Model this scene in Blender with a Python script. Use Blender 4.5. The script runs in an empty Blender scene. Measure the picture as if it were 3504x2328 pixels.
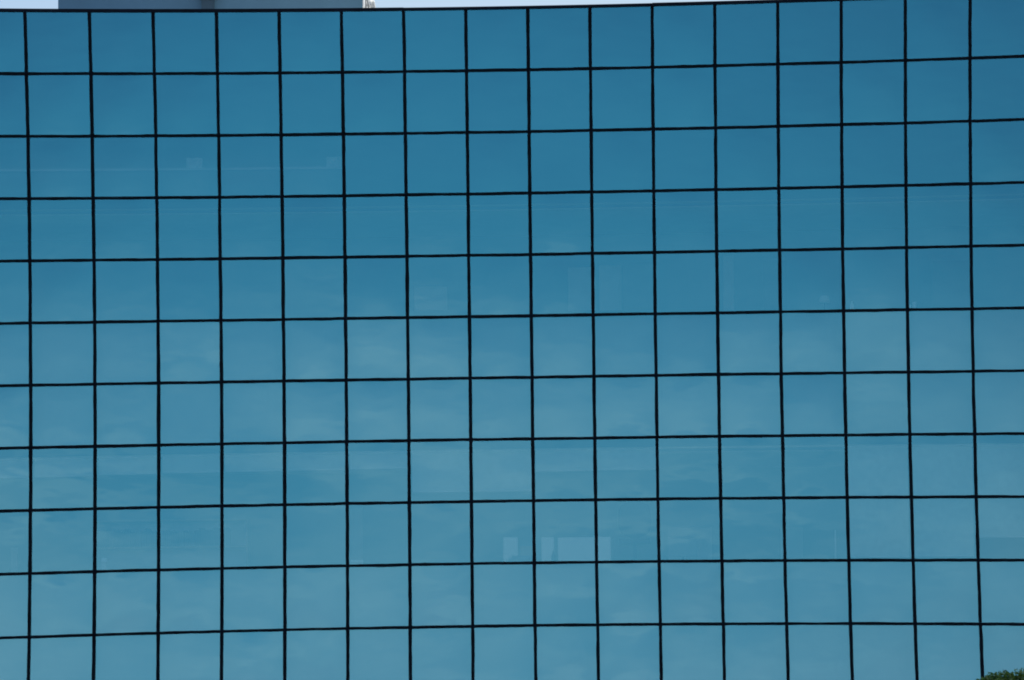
import bpy, math, random
from mathutils import Vector, Matrix
random.seed(11)
R = math.radians
S = bpy.context.scene
C = S.collection

# ------------------------------------------------------------------ camera
# local frame: the glass wall is the plane y = 0, the camera stands 100 m in front of it
CAM = Vector((0.0, -100.0, 6.0))
FOC, YAW, PIT, ROL = 12.13914, -0.0403904, 0.0808990, -0.0118092     # focal length in half picture widths, angles in radians
I0, J0, MZ, BOW = 11.72588, 13.47965, 0.99536, -0.0181406               # module column / row seen level with the lens, module height, bow of the joints

def cam_axis(u, f, v):
    c, s = math.cos(ROL), math.sin(ROL); u, v = c*u - s*v, s*u + c*v
    c, s = math.cos(PIT), math.sin(PIT); f, v = c*f - s*v, s*f + c*v
    c, s = math.cos(YAW), math.sin(YAW); u, f = c*u + s*f, -s*u + c*f
    return Vector((u, f, v))
AX, AF, AU = cam_axis(1, 0, 0), cam_axis(0, 1, 0), cam_axis(0, 0, 1)
cd = bpy.data.cameras.new('camera'); cam = bpy.data.objects.new('camera', cd); C.objects.link(cam)
cam.matrix_world = Matrix(((AX.x, AU.x, -AF.x, CAM.x), (AX.y, AU.y, -AF.y, CAM.y), (AX.z, AU.z, -AF.z, CAM.z), (0, 0, 0, 1)))
cd.sensor_width = 36; cd.sensor_fit = 'HORIZONTAL'; cd.lens = 18 * FOC
cd.clip_start = 0.5; cd.clip_end = 20000
S.camera = cam

# ------------------------------------------------------------------ sky, sun, exposure
SUN_EL, SUN_AZ = R(48), R(62)          # azimuth clockwise from +Y (behind the building), towards +X
W = bpy.data.worlds.new('World'); S.world = W; W.use_nodes = True
nt = W.node_tree; nt.nodes.clear()
def nd(t, **k):
    n = nt.nodes.new(t)
    for a, b in k.items(): setattr(n, a, b)
    return n
sky = nd('ShaderNodeTexSky', sky_type='NISHITA', sun_disc=False, sun_elevation=SUN_EL, sun_rotation=SUN_AZ,
         altitude=50, air_density=0.7, dust_density=0.3, ozone_density=3.0)
tc = nd('ShaderNodeTexCoord')
mp = nd('ShaderNodeMapping'); mp.inputs['Scale'].default_value = (1.0, 1.0, 2.2); mp.inputs['Location'].default_value = (.3, .2, .1)
n1 = nd('ShaderNodeTexNoise'); n1.inputs['Scale'].default_value = 15; n1.inputs['Detail'].default_value = 1.5; n1.inputs['Roughness'].default_value = .45; n1.inputs['Distortion'].default_value = .35
r1 = nd('ShaderNodeMapRange'); r1.inputs['From Min'].default_value = .36; r1.inputs['From Max'].default_value = .66
r1.inputs['To Min'].default_value = 0; r1.inputs['To Max'].default_value = .56
sx = nd('ShaderNodeSeparateXYZ')
r2 = nd('ShaderNodeMapRange'); r2.inputs['From Min'].default_value = .060; r2.inputs['From Max'].default_value = .092
r2.inputs['To Min'].default_value = 1.0; r2.inputs['To Max'].default_value = .07
mul = nd('ShaderNodeMath', operation='MULTIPLY')
mix = nd('ShaderNodeMixRGB'); mix.inputs['Color2'].default_value = (9.6, 7.5, 8.8, 1)
bg = nd('ShaderNodeBackground'); bg.inputs['Strength'].default_value = .1
out = nd('ShaderNodeOutputWorld')
L = nt.links.new
L(tc.outputs['Generated'], mp.inputs['Vector']); L(mp.outputs['Vector'], n1.inputs['Vector'])
L(n1.outputs['Fac'], r1.inputs['Value'])
L(tc.outputs['Generated'], sx.inputs['Vector']); L(sx.outputs['Z'], r2.inputs['Value'])
L(r2.outputs['Result'], mul.inputs[1])
# finer wisps drawn out sideways, and a horizon veil, its lavender added to tint the reflection
mp2 = nd('ShaderNodeMapping'); mp2.inputs['Scale'].default_value = (1.0, 1.0, 6.0); mp2.inputs['Rotation'].default_value = (0, R(8), 0)
n2 = nd('ShaderNodeTexNoise'); n2.inputs['Scale'].default_value = 21; n2.inputs['Detail'].default_value = 2; n2.inputs['Roughness'].default_value = .5; n2.inputs['Distortion'].default_value = .4
r3 = nd('ShaderNodeMapRange'); r3.inputs['From Min'].default_value = .46; r3.inputs['From Max'].default_value = .74
r3.inputs['To Min'].default_value = 0; r3.inputs['To Max'].default_value = .46
r4 = nd('ShaderNodeMapRange'); r4.inputs['From Min'].default_value = .015; r4.inputs['From Max'].default_value = .100
r4.inputs['To Min'].default_value = .60; r4.inputs['To Max'].default_value = .0
ad = nd('ShaderNodeMath', operation='ADD'); ad2 = nd('ShaderNodeMath', operation='ADD', use_clamp=True)
L(tc.outputs['Generated'], mp2.inputs['Vector']); L(mp2.outputs['Vector'], n2.inputs['Vector']); L(n2.outputs['Fac'], r3.inputs['Value'])
L(sx.outputs['Z'], r4.inputs['Value'])
L(r1.outputs['Result'], ad.inputs[0]); L(r3.outputs['Result'], ad.inputs[1]); L(ad.outputs[0], mul.inputs[0])
# the cloud lies mainly in one broad bank opposite the wall
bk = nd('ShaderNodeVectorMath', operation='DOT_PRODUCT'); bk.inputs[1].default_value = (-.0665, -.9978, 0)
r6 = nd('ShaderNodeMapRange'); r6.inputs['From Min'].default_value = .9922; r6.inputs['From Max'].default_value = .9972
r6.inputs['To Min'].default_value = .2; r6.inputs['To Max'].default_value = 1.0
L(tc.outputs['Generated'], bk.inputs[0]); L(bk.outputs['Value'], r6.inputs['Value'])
veil = nd('ShaderNodeMixRGB'); veil.inputs['Color2'].default_value = (8.2, 5.6, 8.2, 1)
L(r4.outputs['Result'], veil.inputs['Fac']); L(sky.outputs['Color'], veil.inputs['Color1'])
ad2.operation = 'MULTIPLY'
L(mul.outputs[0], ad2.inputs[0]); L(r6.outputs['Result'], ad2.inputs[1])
# blue brightening added to the unseen sky, so the mirrored middle is lighter
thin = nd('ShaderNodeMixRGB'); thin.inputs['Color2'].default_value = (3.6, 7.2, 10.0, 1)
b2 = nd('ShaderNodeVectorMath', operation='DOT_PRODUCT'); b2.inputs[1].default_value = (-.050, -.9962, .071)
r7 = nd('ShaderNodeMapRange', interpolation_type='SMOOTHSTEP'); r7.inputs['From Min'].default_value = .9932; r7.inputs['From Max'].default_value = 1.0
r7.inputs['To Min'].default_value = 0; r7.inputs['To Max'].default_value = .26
# the air glows paler on the sun's side
dp_ = nd('ShaderNodeVectorMath', operation='DOT_PRODUCT'); dp_.inputs[1].default_value = (math.sin(SUN_AZ), math.cos(SUN_AZ), 0)
r5 = nd('ShaderNodeMapRange'); r5.inputs['From Min'].default_value = .2; r5.inputs['From Max'].default_value = .6
r5.inputs['To Min'].default_value = 0; r5.inputs['To Max'].default_value = .9
glow = nd('ShaderNodeMixRGB'); glow.inputs['Color2'].default_value = (5.2, 6.1, 6.5, 1)
L(tc.outputs['Generated'], dp_.inputs[0]); L(dp_.outputs['Value'], r5.inputs['Value'])
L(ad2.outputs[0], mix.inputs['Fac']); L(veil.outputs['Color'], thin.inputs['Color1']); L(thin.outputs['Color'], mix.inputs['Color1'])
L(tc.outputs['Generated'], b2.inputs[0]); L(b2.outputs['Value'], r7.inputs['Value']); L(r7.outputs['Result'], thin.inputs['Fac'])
L(r5.outputs['Result'], glow.inputs['Fac']); pass
L(mix.outputs['Color'], glow.inputs['Color1']); L(glow.outputs['Color'], bg.inputs['Color']); L(bg.outputs['Background'], out.inputs['Surface'])

sd = bpy.data.lights.new('sun', 'SUN'); sd.energy = 3.0; sd.angle = R(.53); sd.color = (1, .95, .88)
sun = bpy.data.objects.new('sun', sd); C.objects.link(sun)
sdir = Vector((math.sin(SUN_AZ)*math.cos(SUN_EL), math.cos(SUN_AZ)*math.cos(SUN_EL), math.sin(SUN_EL)))
sun.rotation_euler = sdir.to_track_quat('Z', 'Y').to_euler(); sun.location = (60, 40, 80)
vs = S.view_settings
S.display_settings.display_device = 'sRGB'; vs.view_transform = 'Standard'; vs.look = 'None'; vs.gamma = 1; vs.exposure = 0.45
try: vs.use_curve_mapping = False
except Exception: pass
S.cycles.filter_width = 1.9
S.cycles.max_bounces = 10; S.cycles.transparent_max_bounces = 16

# ------------------------------------------------------------------ materials
def material(name, col, rough=.6, metal=0.0, vary=0.0, vscale=3.0, bump=0.0, bscale=40, stretch=(1, 1, 1), spec=.5):
    m = bpy.data.materials.new(name); m.use_nodes = True
    t = m.node_tree; b = t.nodes['Principled BSDF']
    b.inputs['Base Color'].default_value = (*col, 1); b.inputs['Roughness'].default_value = rough; b.inputs['Metallic'].default_value = metal
    b.inputs['Specular IOR Level'].default_value = spec
    if vary or bump:
        c = t.nodes.new('ShaderNodeTexCoord'); mp = t.nodes.new('ShaderNodeMapping'); mp.inputs['Scale'].default_value = stretch
        t.links.new(c.outputs['Object'], mp.inputs['Vector'])
    if vary:
        n = t.nodes.new('ShaderNodeTexNoise'); n.inputs['Scale'].default_value = vscale; n.inputs['Detail'].default_value = 6
        r = t.nodes.new('ShaderNodeValToRGB')
        r.color_ramp.elements[0].position = .3; r.color_ramp.elements[1].position = .7
        r.color_ramp.elements[0].color = (*[x*(1-vary) for x in col], 1); r.color_ramp.elements[1].color = (*[min(1, x*(1+vary)) for x in col], 1)
        t.links.new(mp.outputs['Vector'], n.inputs['Vector']); t.links.new(n.outputs['Fac'], r.inputs['Fac']); t.links.new(r.outputs['Color'], b.inputs['Base Color'])
    if bump:
        n = t.nodes.new('ShaderNodeTexNoise'); n.inputs['Scale'].default_value = bscale; n.inputs['Detail'].default_value = 5
        bp = t.nodes.new('ShaderNodeBump'); bp.inputs['Strength'].default_value = bump; bp.inputs['Distance'].default_value = .02
        t.links.new(mp.outputs['Vector'], n.inputs['Vector']); t.links.new(n.outputs['Fac'], bp.inputs['Height']); t.links.new(bp.outputs['Normal'], b.inputs['Normal'])
    return m

def glass_material(name, refl, trans, wave):
    """solar glass: a tinted mirror coating over a tinted see-through body, faint roller wave, faint dust"""
    m = bpy.data.materials.new(name); m.use_nodes = True
    t = m.node_tree; t.nodes.clear(); N = t.nodes.new; K = t.links.new
    o = N('ShaderNodeOutputMaterial'); add = N('ShaderNodeAddShader')
    g = N('ShaderNodeBsdfGlossy'); g.inputs['Roughness'].default_value = 0.0; g.inputs['Color'].default_value = (*refl, 1)
    tr = N('ShaderNodeBsdfTransparent'); tr.inputs['Color'].default_value = (*trans, 1)
    c = N('ShaderNodeTexCoord'); mp = N('ShaderNodeMapping'); mp.inputs['Scale'].default_value = (.7, .7, 1.6)
    n = N('ShaderNodeTexNoise'); n.inputs['Scale'].default_value = 1.6; n.inputs['Detail'].default_value = 2
    bp = N('ShaderNodeBump'); bp.inputs['Strength'].default_value = 1.0; bp.inputs['Distance'].default_value = wave
    K(c.outputs['Object'], mp.inputs['Vector']); K(mp.outputs['Vector'], n.inputs['Vector']); K(n.outputs['Fac'], bp.inputs['Height']); K(bp.outputs['Normal'], g.inputs['Normal'])
    # dust film: streaky, very thin
    d = N('ShaderNodeBsdfDiffuse')
    mp2 = N('ShaderNodeMapping'); mp2.inputs['Scale'].default_value = (3.0, 3.0, .8)
    n2 = N('ShaderNodeTexNoise'); n2.inputs['Scale'].default_value = 1.1; n2.inputs['Detail'].default_value = 8; n2.inputs['Roughness'].default_value = .6
    rr = N('ShaderNodeMapRange'); rr.inputs['From Min'].default_value = .45; rr.inputs['From Max'].default_value = .8; rr.inputs['To Min'].default_value = 0.0; rr.inputs['To Max'].default_value = .008
    K(c.outputs['Object'], mp2.inputs['Vector']); K(mp2.outputs['Vector'], n2.inputs['Vector']); K(n2.outputs['Fac'], rr.inputs['Value'])
    K(rr.outputs['Result'], d.inputs['Color'])
    a2 = N('ShaderNodeAddShader')
    K(g.outputs[0], add.inputs[0]); K(tr.outputs[0], add.inputs[1]); K(add.outputs[0], a2.inputs[0]); K(d.outputs[0], a2.inputs[1]); K(a2.outputs[0], o.inputs['Surface'])
    return m

def clear_material(name, trans):
    m = bpy.data.materials.new(name); m.use_nodes = True
    t = m.node_tree; t.nodes.clear()
    o = t.nodes.new('ShaderNodeOutputMaterial'); tr = t.nodes.new('ShaderNodeBsdfTransparent'); tr.inputs['Color'].default_value = (*trans, 1)
    t.links.new(tr.outputs[0], o.inputs['Surface']); return m

M = {}
M['glass'] = glass_material('blue_mirror_glass', (.066, .266, .318), (.48, .48, .46), .0009)
M['clear'] = clear_material('glass_body', (1, 1, 1))
M['rear_glass'] = clear_material('rear_tinted_glass', (.30, .34, .35))
M['seal'] = material('black_sealant', (.004, .007, .014), .75, vary=.4, vscale=5, bump=.3, bscale=60, spec=.15)
M['coping'] = material('dark_navy_metal', (.006, .010, .022), .6, vary=.4, vscale=2, spec=.15)
M['spandrel'] = material('slate_backing_board', (.022, .025, .027), .9, vary=.25, vscale=1.2)
M['insulation'] = material('pale_insulation_board', (.46, .44, .40), .9, vary=.12, vscale=1.1)
M['midboard'] = material('grey_backing_board', (.12, .13, .13), .9, vary=.2, vscale=1.2)
M['trim'] = material('pale_trim', (.75, .75, .72), .6, vary=.1, vscale=4)
M['ceiling'] = material('ceiling_tile', (.75, .75, .73), .9, vary=.06, vscale=4)
M['bulkhead'] = material('grey_bulkhead', (.35, .36, .37), .8, vary=.1)
M['partition'] = material('partition_paint', (.30, .32, .34), .9, vary=.15, vscale=.7)
M['panel'] = material('pale_panel', (.62, .62, .60), .8, vary=.08)
M['carpet'] = material('carpet', (.08, .08, .09), 1.0, vary=.3, vscale=20)
M['concrete'] = material('concrete', (.32, .31, .29), .9, vary=.2, vscale=1.5, bump=.3)
M['roofing'] = material('grey_roofing', (.25, .25, .25), .9, vary=.25, vscale=2, bump=.3)
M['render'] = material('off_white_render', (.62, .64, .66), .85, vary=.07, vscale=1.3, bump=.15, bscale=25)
M['shaded_wall'] = material('shaded_off_white_render', (.22, .41, .50), .85, vary=.07, vscale=1.3, bump=.15, bscale=25)  # off-white render with the bluish sky shade put into its colour
M['pipe'] = material('weathered_teal_metal', (.09, .16, .19), .6, vary=.2, vscale=3)
M['dark'] = material('dark_metal', (.03, .035, .04), .5)
M['white'] = material('white_paint', (.8, .8, .78), .5, vary=.04)
M['grey'] = material('grey_plastic', (.22, .23, .24), .6)
M['black'] = material('black_plastic', (.012, .012, .014), .4)
M['card'] = material('brown_cardboard', (.42, .30, .18), .9, vary=.12, vscale=6)
M['paper'] = material('pale_paper', (.55, .54, .50), .9, vary=.12, vscale=14, bump=.8, bscale=9)
M['blind'] = material('pale_blind_cloth', (.56, .57, .54), .95, vary=.06, vscale=8)
M['wood'] = material('light_wood', (.48, .36, .22), .6, vary=.2, vscale=4, stretch=(1, 8, 8))
M['yellow'] = material('yellow_paint', (.75, .6, .15), .6)
M['greenglass'] = material('dark_bottle_glass', (.012, .03, .02), .1)
M['bark'] = material('bark', (.13, .10, .075), .95, vary=.4, vscale=9, bump=.8, bscale=14, stretch=(1, 1, .3))
M['leaf'] = material('leaf_green', (.042, .095, .034), .8, vary=.45, vscale=1.6, spec=.2)
M['leaf2'] = material('leaf_pale_green', (.055, .10, .04), .8, vary=.3, vscale=2.6, spec=.2)
for k in ('leaf', 'leaf2'):       # thin leaves let some light through
    t = M[k].node_tree; b = t.nodes['Principled BSDF']; o = t.nodes['Material Output']
    tl = t.nodes.new('ShaderNodeBsdfTranslucent'); tl.inputs['Color'].default_value = (.075, .16, .03, 1)
    mx = t.nodes.new('ShaderNodeMixShader'); mx.inputs[0].default_value = .28
    t.links.new(b.outputs[0], mx.inputs[1]); t.links.new(tl.outputs[0], mx.inputs[2]); t.links.new(mx.outputs[0], o.inputs['Surface'])
M['grass'] = material('lawn', (.06, .09, .03), .95, vary=.4, vscale=.6, bump=.5, bscale=30)
M['paving'] = material('paving', (.36, .34, .31), .9, vary=.2, vscale=1.2, bump=.2)

# ------------------------------------------------------------------ mesh helpers
class MB:
    def __init__(s): s.v, s.f, s.mi, s.sm = [], [], [], []
    def face(s, pts, mi=0, smooth=False):
        n = len(s.v); s.v += [tuple(p) for p in pts]; s.f.append(tuple(range(n, n+len(pts)))); s.mi.append(mi); s.sm.append(smooth)
    def box(s, a, b, mi=0, ch=0.0):
        (x0, y0, z0), (x1, y1, z1) = a, b
        n = len(s.v)
        s.v += [(x0,y0,z0),(x1,y0,z0),(x1,y1,z0),(x0,y1,z0),(x0,y0,z1),(x1,y0,z1),(x1,y1,z1),(x0,y1,z1)]
        for q in ((0,3,2,1),(4,5,6,7),(0,1,5,4),(1,2,6,5),(2,3,7,6),(3,0,4,7)):
            s.f.append(tuple(n+k for k in q)); s.mi.append(mi); s.sm.append(False)
    def rings(s, rings, mi=0, smooth=True, cap=True):
        n = len(s.v); k = len(rings[0])
        for r in rings: s.v += [tuple(p) for p in r]
        for a in range(len(rings)-1):
            for b in range(k):
                s.f.append((n+a*k+b, n+a*k+(b+1) % k, n+(a+1)*k+(b+1) % k, n+(a+1)*k+b)); s.mi.append(mi); s.sm.append(smooth)
        if cap:
            s.f.append(tuple(n+b for b in reversed(range(k)))); s.mi.append(mi); s.sm.append(False)
            s.f.append(tuple(n+(len(rings)-1)*k+b for b in range(k))); s.mi.append(mi); s.sm.append(False)
    def lathe(s, prof, at=(0, 0, 0), seg=20, mi=0):
        s.rings([[(at[0]+r*math.cos(2*math.pi*k/seg), at[1]+r*math.sin(2*math.pi*k/seg), at[2]+z) for k in range(seg)] for r, z in prof], mi)
    def tube(s, pts, rad, seg=8, mi=0):
        pts = [Vector(p) for p in pts]; rs = rad if isinstance(rad, (list, tuple)) else [rad]*len(pts)
        rg = []
        for k, p in enumerate(pts):
            d = (pts[min(k+1, len(pts)-1)] - pts[max(k-1, 0)]).normalized()
            u = d.cross(Vector((0, 0, 1)) if abs(d.z) < .9 else Vector((0, 1, 0))).normalized(); w = d.cross(u)
            rg.append([p + rs[k]*(u*math.cos(2*math.pi*q/seg) + w*math.sin(2*math.pi*q/seg)) for q in range(seg)])
        s.rings(rg, mi)
    def build(s, name, mats, parent=None):
        me = bpy.data.meshes.new(name); me.from_pydata(s.v, [], s.f)
        for m in (mats if isinstance(mats, (list, tuple)) else [mats]): me.materials.append(m)
        me.polygons.foreach_set('material_index', s.mi); me.polygons.foreach_set('use_smooth', s.sm); me.update()
        o = bpy.data.objects.new(name, me); C.objects.link(o)
        if parent is not None: o.parent = parent; o.matrix_parent_inverse = Matrix.Translation(-parent.location)
        return o
def recentre(o, loc):
    """move a top-level mesh's origin to its base without moving its shape"""
    loc = Vector(loc); o.data.transform(Matrix.Translation(-loc)); o.location = loc; return o
def tag(o, label=None, cat=None, group=None, kind=None):
    for k, v in (('label', label), ('category', cat), ('group', group), ('kind', kind)):
        if v: o[k] = v
    return o
def empty(name, loc, label, cat, group=None):
    o = bpy.data.objects.new(name, None); C.objects.link(o); o.location = loc; o.empty_display_size = .3
    return tag(o, label, cat, group)

def at(px, py, Y):
    """the point at depth Y seen through the given place of the 2360-wide photograph"""
    u, v = (px-1180)/1180, -(py-784)/1180
    d = AX*u + AF*FOC + AU*v
    return CAM + d*((Y - CAM.y)/d.y)

def wall(i, j):
    """a point on the glass plane at column line i, row line j; the joints bow a little towards the middle of the wall"""
    p = Vector((i - I0, 0, CAM.z + J0 - MZ*j)) - CAM
    f = p.dot(AF); u, v = p.dot(AX)/f*FOC, p.dot(AU)/f*FOC
    a, b = u, v
    for _ in range(8):
        r2 = min(a*a + b*b, 1.6); k = 1 + BOW*r2; a, b = u/k, v/k
    d = AX*a + AF*FOC + AU*b
    q = CAM + d*(100.0/d.y)
    return q.x, q.z

# ------------------------------------------------------------------ ground
g = MB(); g.face([(-4000,-4000,0),(4000,-4000,0),(4000,4000,0),(-4000,4000,0)]); tag(g.build('ground', M['grass']), kind='structure')
g = MB(); g.box((-40,-5.0,.004),(40,0.02,.10)); tag(g.build('pavement', M['paving']), kind='structure')

# ------------------------------------------------------------------ the glass building
IA, IB, JB = -6, 23, 19
DEPTH = 12.0
xl, xr = wall(IA, 8)[0], wall(IB, 8)[0]
bld = empty('office_building', (wall(8, 5)[0], 0, 0), 'blue mirrored glass office block with a grid of square panes and black joints', 'office building')
CEN = wall(7.8, 5.3)

def strip(pts_c, half, axis, y0, y1, seed):
    """a joint that follows pts_c (x, z) with a slightly uneven edge"""
    rnd = random.Random(seed); m = MB(); rg = []
    wa, wb = 0.0, 0.0
    for x, z in pts_c:
        wa = wa*.55 + rnd.gauss(0, .0017); wb = wb*.55 + rnd.gauss(0, .0017)
        a, b = half + wa, half + wb
        if axis == 'v': rg.append([(x-a, y0, z), (x+b, y0, z), (x+b, y1, z), (x-a, y1, z)])
        else: rg.append([(x, y0, z-a), (x, y0, z+b), (x, y1, z+b), (x, y1, z-a)])
    m.rings(rg, smooth=False); return m
for i in range(IA, IB+1):
    pts = [wall(i, -0.02 + k/8*1.0) for k in range(0, JB*8+1)]
    strip(pts, .0272, 'v', -.011, .085, i).build('mullion', M['seal'], bld)
for j in range(1, JB+1):
    pts = [wall(IA + k/8, j) for k in range(0, (IB-IA)*8+1)]
    strip(pts, .0238, 'h', -.007, .078, 100+j).build('transom', M['seal'], bld)
# coping along the top, in lengths with fine butt joints
cop = MB()
rnd = random.Random(5)
k = IA
while k < IB:
    n = min(IB, k + 4)
    up, fw = rnd.uniform(-.003, .003), rnd.uniform(0, .004)
    rg = []
    for q in range(0, (n-k)*4+1):
        i = k + q/4
        if q == 0: i += .004
        x, z = wall(i, 0)
        rg.append([(x, -.018-fw, z-.022), (x, -.018-fw, z+.030+up), (x, .42, z+.042+up), (x, .42, z-.022)])
    cop.rings(rg, smooth=False); k = n
cop.build('coping', M['coping'], bld)

# panes; a few sit a little out of true and mirror a lower, paler strip of sky
LEAN = {(13, 5): -.0125, (13, 6): -.0115, (4, 9): -.006, (6, 9): -.007, (7, 10): .007, (10, 5): .005, (12, 4): .006, (2, 5): -.006, (5, 5): -.005, (8, 9): .006}
def pane_mesh(i, j, mb, rnd):
    N = 6
    h, w = .0225, .0205
    tx, tz = rnd.gauss(0, .0024), rnd.gauss(0, .0022); bow = rnd.gauss(.0018, .0009)
    if (i, j) in LEAN: tz = LEAN[(i, j)]
    c = [wall(i, j+1), wall(i+1, j+1), wall(i+1, j), wall(i, j)]
    jt = .022 if j == 0 else 0
    n = len(mb.v)
    for b in range(N+1):
        for a in range(N+1):
            s, t = a/N, b/N
            x = (c[0][0]*(1-s)+c[1][0]*s)*(1-t) + (c[3][0]*(1-s)+c[2][0]*s)*t
            z = (c[0][1]*(1-s)+c[1][1]*s)*(1-t) + (c[3][1]*(1-s)+c[2][1]*s)*t
            S_, T_ = 2*s-1, 2*t-1
            x -= S_*.010; z -= T_*.010
            y = .012 - bow*(1-S_*S_*.9)*(1-T_*T_*.9) + tx*S_*.5 + tz*T_*.5
            mb.v.append((x, y, z))
    for b in range(N):
        for a in range(N):
            p = n + b*(N+1) + a
            mb.f.append((p, p+1, p+N+2, p+N+1)); mb.mi.append(0); mb.sm.append(True)
    f = [mb.v[n], mb.v[n+N], mb.v[n+(N+1)*(N+1)-1], mb.v[n+N*(N+1)]]
    bk = [(p[0], p[1]+.008, p[2]) for p in f]
    mb.face([bk[3], bk[2], bk[1], bk[0]], 1)
    for q in range(4): mb.face([f[q], bk[q], bk[(q+1) % 4], f[(q+1) % 4]], 1)

cells = []
for j in range(0, JB):
    for i in range(IA, IB):
        a, b = wall(i, j), wall(i+1, j+1)
        corners = [Vector((a[0], 0, a[1])), Vector((b[0], 0, b[1]))]
        uv = []
        for p in corners:
            p = p - CAM; f = p.dot(AF); uv.append((p.dot(AX)/f*FOC, p.dot(AU)/f*FOC))
        lim = 680/1024
        w = max(0, min(1, uv[1][0]) - max(-1, uv[0][0])); h = max(0, min(lim, uv[0][1]) - max(-lim, uv[1][1]))
        area = w*h
        cells.append((-round(area/.0018), (uv[0][0]+uv[1][0])**2 + (uv[0][1]+uv[1][1])**2, i, j))
cells.sort()
single = set((c[2], c[3]) for c in cells[:100])
rest = MB()
for j in range(0, JB):
    for i in range(IA, IB):
        rnd = random.Random(i*131 + j*17 + 7)
        if (i, j) in single:
            m = MB(); pane_mesh(i, j, m, rnd); m.build('glass_pane', [M['glass'], M['clear']], bld)
        else: pane_mesh(i, j, rest, rnd)
tag(rest.build('glass_pane', [M['glass'], M['clear']], bld), kind='stuff')

# storeys: two rows of clear glass, two rows of backed glass
def zz(j): return CAM.z + J0 - MZ*j
Y1 = 5.0
VISION = [3, 7, 11, 15]
pa = MB()
def beam(mb, ja, jb, y0, y1, da=0.0, db=0.0, i0=IA, i1=IB):
    """a long member from row line ja down to jb (plus da, db metres), following the bow of the joints"""
    n = max(2, int((i1-i0)*2)); rg = []
    for k in range(n+1):
        i = i0 + (i1-i0)*k/n
        x, za = wall(i, ja); zb = wall(i, jb)[1]
        rg.append([(x, y0, zb+db), (x, y0, za+da), (x, y1, za+da), (x, y1, zb+db)])
    mb.rings(rg, smooth=False)
for a in (5, 9, 13, 17):
    sp = MB(); beam(sp, a, min(a+2, 19), .13, .16); sp.build('spandrel_panel', M['insulation'], bld)
sp = MB(); beam(sp, 0, 2.035, .13, .16, da=.02); sp.build('spandrel_panel', M['spandrel'], bld)
sp = MB(); beam(sp, 2.04, 3, .13, .16, i0=5.02); sp.build('spandrel_panel', M['spandrel'], bld)
sp = MB(); beam(sp, 2.55, 3, .13, .16, i1=5.0); sp.build('spandrel_panel', M['midboard'], bld)
tr = MB(); beam(tr, 2.512, 2.549, .10, .40, i1=5.0); tr.build('ledge_trim', M['bulkhead'], bld)
for a in VISION:
    m = MB(); beam(m, a, a, .17, DEPTH-.02, .34, .02); m.build('floor_slab', M['concrete'], bld)
    m = MB(); beam(m, a, a, .62, Y1, -.16, -.21); m.build('ceiling', M['ceiling'], bld)              # suspended ceiling
    m = MB(); beam(m, a, a, .52, .58, -.125, -.155); m.build('ceiling_rail', M['trim' if a == 7 else 'grey'], bld)           # pale edge rail of the ceiling
    m = MB(); beam(m, a, a, .585, .615, .015, -.20); m.build('ceiling_void_shade', M['black'], bld)  # black plate added to stand in for the shade of the ceiling void
    m = MB(); beam(m, a+2, a+2, .17, .60, .012, -.03); m.build('window_ledge', M['bulkhead'], bld)
    m = MB(); beam(m, a+2, a+2, .61, DEPTH-.03, -.10, -.115); m.build('carpet', M['carpet'], bld)
m = MB(); beam(m, 17, 17, .17, DEPTH-.02, -.12, -.42); m.build('floor_slab', M['concrete'], bld)
# inner partitions with openings (x ranges in metres) on each storey
def partition(a, holes):
    z0, z1 = zz(a+2)-.25, zz(a)+.015
    x = xl
    for (hx0, hx1, hz0, hz1) in sorted(holes):
        pa.box((x, Y1+.01, z0), (hx0, Y1+.11, z1))
        pa.box((hx0, Y1+.01, z0), (hx1, Y1+.11, hz0)); pa.box((hx0, Y1+.01, hz1), (hx1, Y1+.11, z1))
        x = hx1
    pa.box((x, Y1+.01, z0), (xr, Y1+.11, z1))
def hole(x0, x1, y0, y1):
    p, q = at(x0, y1, Y1), at(x1, y0, Y1); return (p.x, q.x, p.z, q.z)
partition(7, [hole(1160, 1193, 1238, 1300), hole(1248, 1276, 1238, 1302), hole(1286, 1407, 1237, 1302)])
partition(3, []); partition(11, []); partition(15, [])
pa.build('partition_wall', M['partition'], bld)
# side walls, roof, rear wall with long window strips
for x in (xl-.25, xr+.03):
    sw = MB(); sw.box((x, .0, 0), (x+.22, DEPTH, zz(.02))); sw.build('side_wall', M['concrete'], bld)
rf = MB(); rf.box((xl, .44, zz(.6)), (xr, DEPTH-.02, zz(.4))); rf.build('roof', M['roofing'], bld)
rw = MB(); zb = 0.0
for a in reversed(VISION):
    rw.box((xl-.02, DEPTH, zb), (xr+.02, DEPTH+.2, zz(a+2))); zb = zz(a)
rw.box((xl-.02, DEPTH, zb), (xr+.02, DEPTH+.2, zz(-.05))); rw.build('rear_wall', M['concrete'], bld)
rg_ = MB()
for a in VISION: rg_.box((xl, DEPTH+.08, zz(a+2)), (xr, DEPTH+.09, zz(a)))
rg_.build('rear_window', M['rear_glass'], bld)
# closed top storey behind the backing boards (dark plenum seen above the ledge)
pl = MB(); pl.box((xl, 2.2, zz(2.9)), (xr, 2.3, zz(.62))); pl.build('plenum_wall', M['partition'], bld)
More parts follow.
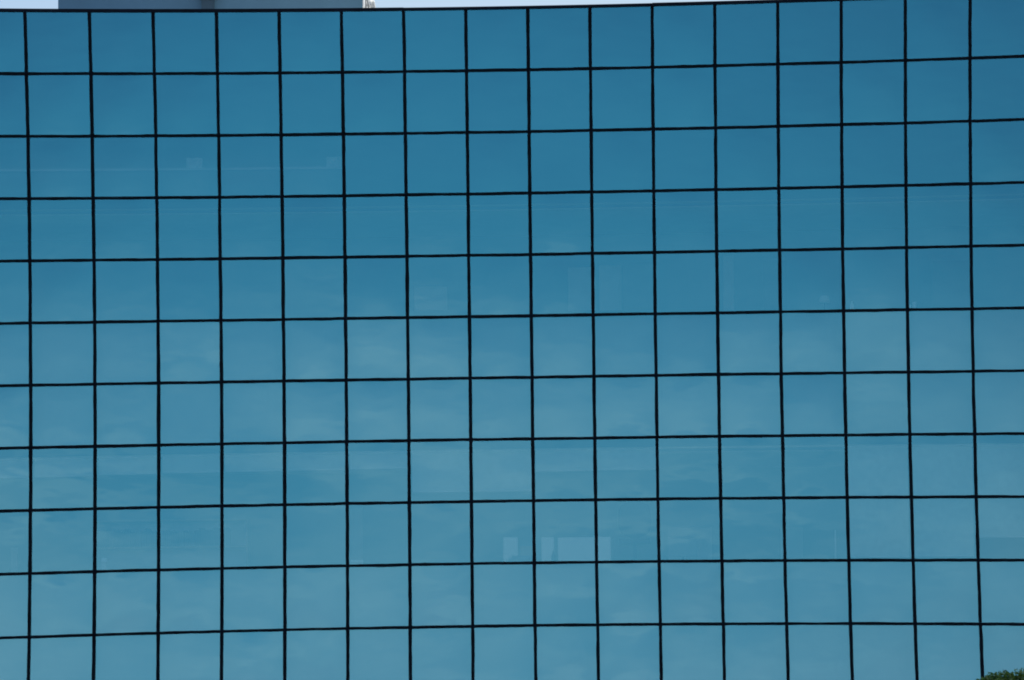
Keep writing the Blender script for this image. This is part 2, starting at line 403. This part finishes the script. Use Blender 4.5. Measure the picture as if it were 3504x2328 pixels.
# wall panels standing proud of the partition, storey by storey
def panel(x0, x1, y0, y1, Y, mat='panel', t=.05):
    p, q = at(x0, y1, Y), at(x1, y0, Y); mb = MB(); mb.box((p.x, Y, p.z), (q.x, Y+t, q.z)); mb.build('wall_panel', M[mat], bld)
panel(1310, 1372, 616, 716, 4.6); panel(1382, 1432, 612, 716, 4.6); panel(1668, 1690, 590, 716, 4.6); panel(955, 1030, 660, 716, 4.6); panel(1800, 1850, 1215, 1292, 4.6)
panel(1540, 1640, 1215, 1292, 4.6); panel(25, 40, 1262, 1322, 4.6); panel(800, 835, 1170, 1305, 4.6)
panel(1436, 1520, 604, 716, 4.5, 'grey'); panel(1760, 1812, 600, 714, 4.5, 'grey'); panel(2150, 2240, 600, 712, 4.5, 'grey')
# roller blinds, let down to different heights
def blind(i, a, yb):
    xa, za = wall(i, a); xb, zb = wall(i+1, a); xa += .035; xb -= .035
    xm = 1180 if yb is None else None
    if yb is None: d0 = zz(a) - zz(a+2) - .045
    else:
        p = at(*yb, .24); d0 = (za + zb)/2 - p.z
    m = MB(); rg = []
    for k in range(9):       # the cloth hangs in a very slight wave
        t = k/8; rg.append([(xa, .24+.004*math.sin(5*t+i), za-.19+(d0*-1+.19)*t), (xb, .24+.004*math.sin(5*t+i+.6), zb-.19+(d0*-1+.19)*t), (xb, .2425+.004*math.sin(5*t+i+.6), zb-.19+(d0*-1+.19)*t), (xa, .2425+.004*math.sin(5*t+i), za-.19+(d0*-1+.19)*t)])
    m.rings(rg, smooth=False); b = m.build('roller_blind', M['blind'], bld)
    m = MB(); m.tube([(xa, .2415, za-.172), (xb, .2415, zb-.172)], .018); m.build('roller', M['trim'], b)
    m = MB(); m.tube([(xa, .2415, za-d0-.008), (xb, .2415, zb-d0-.008)], .010); m.build('bottom_bar', M['trim'], b)
for i, px, yb in ((-1, 30, 1100), (0, 145, 1097), (1, 290, 1092), (2, 438, 1088), (3, 585, 1085), (4, 728, 1082), (5, 870, 1079), (6, 1013, 1133), (7, 1157, 1131), (8, 1300, 1084), (9, 1445, 1081), (15, 2300, 1237)):
    blind(i, 7, (px, yb))
for i in (13, 14): blind(i, 7, None)

# ------------------------------------------------------------------ roof room
P = at(134, 20, 4.0); Q = at(836, 16, 4.0); zr = zz(.4)
room = empty('rooftop_plant_room', ((P.x+Q.x)/2, 5.3, zr), 'white plant room with blue grey shade coloured into its front and a sunlit end standing on the roof edge above the glass wall', 'plant room')
NW = 16; top = zr + 3.4; dp = 2.6
def fx(s): return P.x + (Q.x - P.x)*s
def fy(s): return 4.0 - .60*(1-(2*s-1)**2)
m = MB(); rr_ = []
for k in range(NW+1):
    s = k/NW; rr_.append((fx(s), fy(s)))
for k in range(NW):
    a, b = rr_[k], rr_[k+1]
    m.f.append((len(m.v), len(m.v)+1, len(m.v)+2, len(m.v)+3)); m.v += [(a[0], a[1], zr), (b[0], b[1], zr), (b[0], b[1], top), (a[0], a[1], top)]; m.mi.append(0); m.sm.append(False)
m.face([(Q.x, 4.0+dp, zr), (P.x, 4.0+dp, zr), (P.x, 4.0+dp, top), (Q.x, 4.0+dp, top)])
m.face([(P.x, 4.0+dp, zr), (P.x, 4.0, zr), (P.x, 4.0, top), (P.x, 4.0+dp, top)])
m.build('wall', M['shaded_wall'], room)  # shaded copy of the wall colour; the lit end keeps the off-white
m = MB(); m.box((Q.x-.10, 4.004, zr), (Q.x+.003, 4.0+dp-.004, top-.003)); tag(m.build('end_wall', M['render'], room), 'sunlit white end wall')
m = MB(); base = [(x, y-.12) for x, y in rr_] + [(Q.x+.12, 4.0+dp+.12), (P.x-.12, 4.0+dp+.12)]
base[0] = (P.x-.12, base[0][1]); base[NW] = (Q.x+.12, base[NW][1])
m.rings([[(x, y, top) for x, y in base], [(x, y, top+.18) for x, y in base]], smooth=False); m.build('roof', M['roofing'], room)
p0, p1 = at(468, 10, 3.6), at(497, 10, 3.6)
m = MB(); m.box((p0.x, 3.29, zr), (p1.x, 3.46, at(480, 1.5, 3.5).z)); dn = m.build('downpipe', M['pipe'], room)
m = MB(); zq = at(480, 1.2, 3.5).z; m.box((p0.x-.03, 3.26, zq), (p1.x+.03, 3.44, top-.2)); m.build('pipe_cover', M['dark'], dn)
# cables and vent pipe beside the sunlit end
m = MB()
xe = Q.x
def side(px, py):       # a point just off the sunlit end wall, at the place seen in the photograph
    d = at(px, py, 0) - CAM; t = (xe + .06 - CAM.x)/d.x; return CAM + d*t
m.tube([side(843, 30), side(843, -60)], .008); m.build('conduit', M['dark'], room)
m = MB(); m.tube([side(850, 30), side(848.5, 12), side(846, 0), side(842, -30)], .010); m.build('cable', M['grey'], room)
m = MB(); b0 = side(853.2, 30); m.tube([(b0.x+.05, b0.y, zr), (b0.x+.05, b0.y, b0.z+.10), (b0.x+.04, b0.y-.05, b0.z+.18), (b0.x+.02, b0.y-.15, b0.z+.20), (b0.x+.01, b0.y-.25, b0.z+.16), (b0.x, b0.y-.29, b0.z+.08)], .045, 12)
m.build('vent_pipe', M['white'], room)

# ------------------------------------------------------------------ things behind the glass
def bottle(px, py, Y, h, mat, label, name='bottle', r=.037, neck=.013):
    p = at(px, py, Y); e = empty(name, (p.x, Y, p.z), label, 'bottle')
    m = MB(); m.lathe([(r*.92, 0), (r, .012), (r, h*.55), (r*.8, h*.66), (neck, h*.76), (neck, h*.93)], (p.x, Y, p.z)); m.build('body', mat, e)
    m = MB(); m.lathe([(neck*1.2, h*.93), (neck*1.2, h)], (p.x, Y, p.z)); m.build('cap', M['white'] if mat is M['greenglass'] else M['grey'], e)
def base_z(a, x=0.0):
    i = x + I0
    for _ in range(6): i += x - wall(i, a+2)[0]
    return wall(i, a+2)[1] + .013
def put(px, Y, a):
    x = at(px, 1000, Y).x; return Vector((x, Y, base_z(a, x)))
def bottle_on(px, Y, a, h, mat, label, r=.037):
    p = put(px, Y, a); e = empty('bottle', p, label, 'bottle')
    m = MB(); m.lathe([(r*.92, 0), (r, .012), (r, h*.55), (r*.8, h*.66), (.013, h*.76), (.013, h*.93)], p); m.build('body', mat, e)
    m = MB(); m.lathe([(.016, h*.93), (.016, h)], p); m.build('cap', M['grey'], e)
bottle_on(1272, .40, 7, .20, M['greenglass'], 'small dark bottle silhouetted on the ledge between two pale lit openings', .036)
bottle_on(1968, .40, 3, .19, M['white'], 'small white bottle behind the glass of the upper storey beside a black joint', .030)
# papers in the dark strip above the ledge
for px, w, lab, tilt in ((448, .26, 'crumpled pale sheet on the ledge behind the glass, nearer the left', .03), (770, .24, 'crumpled pale sheet on the ledge close beside a black joint, farther right', -.03)):
    x = at(px, 380, .34).x; z = wall(x+I0, 2.512)[1]
    m = MB(); rnd = random.Random(px); n = 7
    grid = [[(x-w/2+w*a/n+rnd.gauss(0, .004), .30+.05*b/n+rnd.gauss(0, .010), z+.002+.185*b/n+(rnd.gauss(0, .006) if b else 0)) for a in range(n+1)] for b in range(n+1)]
    for b in range(n):
        for a in range(n):
            m.face([grid[b][a], grid[b][a+1], grid[b+1][a+1], grid[b+1][a]])
            m.face([tuple(Vector(q)+Vector((0, .002, 0))) for q in (grid[b+1][a], grid[b+1][a+1], grid[b][a+1], grid[b][a])])
    o = recentre(m.build('paper_sheet', M['paper']), (x, .3, z)); tag(o, lab, 'paper', 'crumpled sheets on the ledge')
# pile of things beside the first opening
p = put(1192, .42, 7)
m = MB(); 
for k, (w, h) in enumerate(((.40, .045), (.36, .035), (.30, .04))):
    z = p.z + .001 + sum((.045, .035, .04)[:k]); m.box((p.x-w/2+.02*k, .30, z+.001), (p.x+w/2+.02*k, .52, z+h))
tag(recentre(m.build('folder_pile', M['grey']), p), 'low dark pile of folders on the ledge under the small pale opening', 'folders')
p = put(1212, .48, 7)
m = MB(); m.box((p.x-.11, .36, p.z+.125), (p.x+.12, .56, p.z+.27)); 
o = empty('cardboard_box', (p.x, .46, p.z+.125), 'small cardboard box standing on the pile of folders', 'box')
m.build('body', M['card'], o); m = MB(); m.box((p.x-.115, .355, p.z+.2702), (p.x+.0, .565, p.z+.276)); m.box((p.x+.004, .355, p.z+.2702), (p.x+.125, .565, p.z+.276)); m.build('flap', M['card'], o)
# swivel chair behind the glass
p = put(1460, 1.1, 7); zf = zz(9) - .10
ch = empty('office_chair', (p.x, 1.1, zf), 'round backed swivel chair seen dimly through the lower glass', 'chair')
m = MB(); rgs = []
for k in range(9):
    t = k/8; z = zf + .52 + .62*t; w = .27*math.sqrt(max(.05, 1-(2*t-1)**4)); rgs.append([(p.x-w, 1.22-.05*t, z), (p.x, 1.27-.05*t, z), (p.x+w, 1.22-.05*t, z), (p.x+w, 1.28-.05*t, z), (p.x, 1.33-.05*t, z), (p.x-w, 1.28-.05*t, z)])
m.rings(rgs); m.build('backrest', M['black'], ch)
m = MB(); m.box((p.x-.25, .82, zf+.42), (p.x+.25, 1.28, zf+.50)); m.build('seat', M['black'], ch)
m = MB(); m.tube([(p.x, 1.05, zf+.08), (p.x, 1.05, zf+.42)], .03); m.build('post', M['dark'], ch)
m = MB()
for k in range(5):
    a = 2*math.pi*k/5; m.tube([(p.x, 1.05, zf+.09), (p.x+.3*math.cos(a), 1.05+.3*math.sin(a), zf+.05)], [.025, .015])
    m.lathe([(.02, 0), (.025, .025), (.02, .05)], (p.x+.3*math.cos(a), 1.05+.3*math.sin(a), zf+.0), 10)
m.build('base', M['dark'], ch)
# screen on the ledge
p = put(1570, .40, 7)
mo = empty('computer_monitor', p, 'flat grey monitor on the ledge to the right of the swivel chair', 'monitor')
m = MB(); m.box((p.x-.24, .40, p.z+.08), (p.x+.24, .43, p.z+.37)); m.build('screen', M['grey'], mo)
m = MB(); m.box((p.x-.10, .34, p.z), (p.x+.10, .5, p.z+.012)); m.box((p.x-.02, .43, p.z+.012), (p.x+.02, .45, p.z+.2)); m.build('stand', M['black'], mo)
# lamp, cups
p = put(1905, .40, 3)
lm = empty('table_lamp', p, 'small pale shaded table lamp on the upper ledge', 'lamp')
m = MB(); m.lathe([(.05, 0), (.05, .012), (.009, .02), (.009, .16)], p); m.build('base', M['dark'], lm)
m = MB(); m.lathe([(.10, .15), (.065, .27), (.063, .27), (.098, .15)], p, 24); m.build('lamp_shade', M['blind'], lm)
for px, h, lab in ((2100, .10, 'white cup on the upper ledge, shorter of the pair'), (2112, .15, 'white cup on the upper ledge, taller of the pair')):
    p = put(px, .40, 3); m = MB(); m.lathe([(.026, 0), (.034, h), (.031, h), (.024, .006)], p); tag(recentre(m.build('cup', M['white']), p), lab, 'cup', 'cups on the upper ledge')
for px, w, h, a, lab in ((238, .07, .22, 7, 'narrow pale carton on the lower ledge far left'), (820, .19, .09, 7, 'wide low pale carton on the lower ledge near the middle left')):
    p = put(px, .40, a); o = empty('carton', p, lab, 'carton', 'cartons on the ledge')
    m = MB(); m.box((p.x-w/2, .34, p.z), (p.x+w/2, .46, p.z+h)); m.build('body', M['panel'], o)
    m = MB(); m.box((p.x-w/2-.003, .337, p.z+h*.72), (p.x+w/2+.003, .463, p.z+h+.003)); m.build('lid', M['white'], o)
# yellow edged board with pale post
p, q = at(1868, 1288, .35), at(1928, 1284, .35)
m = MB(); m.box((p.x, .35, base_z(7, p.x)+.001), (q.x, .39, base_z(7, p.x)+.03)); tag(recentre(m.build('wooden_rule', M['yellow']), ((p.x+q.x)/2, .37, base_z(7, p.x))), 'thin yellow batten lying on the lower ledge on the right', 'batten')
p = at(1926, 1290, .45); q = at(1926, 1222, .45)
m = MB(); m.box((p.x-.012, .45, base_z(7, p.x)+.001), (p.x+.012, .475, q.z)); tag(recentre(m.build('pale_post', M['white']), (p.x, .46, base_z(7, p.x))), 'slim white upright standing at the end of the yellow batten', 'post')
# shelf of binders
p, q = at(225, 1262, 3.0), at(560, 1212, 3.0)
sh = empty('bookshelf', ((p.x+q.x)/2, 3.15, zz(9)-.10), 'long low bookshelf deep inside behind the lower left panes', 'bookshelf')
m = MB(); m.box((p.x-.05, 3.0, p.z-.03), (q.x+.05, 3.32, p.z)); m.box((p.x-.05, 3.0, q.z+.09), (q.x+.05, 3.32, q.z+.115)); m.build('shelf', M['wood'], sh)
m = MB(); m.box((p.x-.08, 2.99, zz(9)-.098), (p.x-.051, 3.33, q.z+.115)); m.build('end_panel', M['wood'], sh)
m = MB(); m.box((q.x+.051, 2.99, zz(9)-.098), (q.x+.08, 3.33, q.z+.115)); m.build('end_panel', M['wood'], sh)
m = MB(); m.box((p.x-.05, 3.321, zz(9)-.098), (q.x+.05, 3.33, q.z+.114)); m.build('back_panel', M['panel'], sh)
bm_ = MB(); x = p.x; rnd = random.Random(3); proto = None; nb = 0
while x < q.x - .12 and nb < 30:
    w = .075
    if proto is None:
        m = MB(); m.box((-w/2, 0, 0), (w/2, .26, .30)); proto = m.build('binder', M['black']); o = proto
    else:
        o = proto.copy(); C.objects.link(o)
    o.location = (x + w/2, 3.02, p.z + .001); o.scale.z = rnd.choice((.9, 1.0, 1.0, .85))
    tag(o, 'dark upright binder in the long row on the low bookshelf', 'binder', 'binders on the bookshelf')
    nb += 1; x += w + rnd.choice((.004, .006, .03, .11))

# ------------------------------------------------------------------ the tree at the lower right
TY = -6.0
tp = at(2470, 1536, TY)
tx = tp.x; th = tp.z
tree = empty('leafy_tree', (tx, TY, 0), 'dark green leafy tree whose top shows at the lower right corner', 'tree')
rnd = random.Random(21)
m = MB(); m.tube([(tx, TY, 0), (tx+.05, TY+.03, 1.4), (tx-.04, TY, 2.8), (tx+.06, TY-.05, 4.6), (tx+.02, TY, 6.4)], [.30, .22, .19, .14, .06], 12)
tk = m.build('trunk', M['bark'], tree)
lobes = []
for k in range(74):
    a = rnd.uniform(0, 2*math.pi); rr = math.sqrt(rnd.random())*1.55; zc = rnd.uniform(3.6, th-.62)
    f = 1 - max(0, (zc-(th-2.2))/2.2)**2*.45
    lobes.append((tx+rr*f*math.cos(a), TY+rr*f*math.sin(a), zc, rnd.uniform(.45, .7)))
m = MB()
for lx, ly, lz, lr in lobes[::3]:
    z0 = max(2.4, lz-1.6); m.tube([(tx, TY, z0), ((tx+lx)/2+rnd.gauss(0, .1), (TY+ly)/2, (z0+lz)/2+.15), (lx, ly, lz)], [.07, .045, .015], 7)
m.build('limb', M['bark'], tree)
# leaf heads along the top outline
for px, py, dy, r in ((2275, 1563, 0, .13), (2262, 1572, .3, .12), (2287, 1560, -.2, .14), (2300, 1561, .2, .18), (2312, 1556, 0, .14), (2325, 1562, -.1, .2), (2338, 1556, .1, .18), (2352, 1553, 0, .2), (2366, 1556, .2, .24), (2384, 1554, -.2, .26), (2410, 1556, 0, .3), (2440, 1558, .2, .34), (2480, 1560, 0, .38), (2530, 1566, .1, .4), (2300, 1585, -.3, .3), (2340, 1585, -.2, .34), (2380, 1590, -.4, .4)):
    p = at(px+2, py-1, TY+dy); lobes.append((p.x, p.y, p.z-r*.35, r))
ms = [MB(), MB()]
for lx, ly, lz, lr in lobes:
    n = int(520*lr + 1700*lr*lr)
    sprig = Vector((rnd.gauss(0, 1), rnd.gauss(0, 1), rnd.uniform(.2, 1))).normalized()
    for k in range(n):
        d = Vector((rnd.gauss(0, 1), rnd.gauss(0, 1), rnd.gauss(0, 1))).normalized()*lr*(rnd.random()**.45)
        c = Vector((lx, ly, lz)) + Vector((d.x, d.y, d.z*.8))
        u = (sprig*.7 + Vector((rnd.gauss(0, 1), rnd.gauss(0, 1), rnd.gauss(0, 1))).normalized()).normalized()
        w = u.cross(Vector((rnd.gauss(0, 1), rnd.gauss(0, 1), rnd.gauss(0, 1)))).normalized()
        l, h = rnd.uniform(.026, .048), rnd.uniform(.010, .018)
        ms[0 if rnd.random() < .75 else 1].face([c-u*l, c-w*h, c+u*l, c+w*h])
cr = MB(); cr.v = ms[0].v + ms[1].v; n0 = len(ms[0].v)
cr.f = ms[0].f + [tuple(q+n0 for q in f) for f in ms[1].f]; cr.mi = [0]*len(ms[0].f) + [1]*len(ms[1].f); cr.sm = [False]*len(cr.f)
cr.build('crown', [M['leaf'], M['leaf2']], tree)
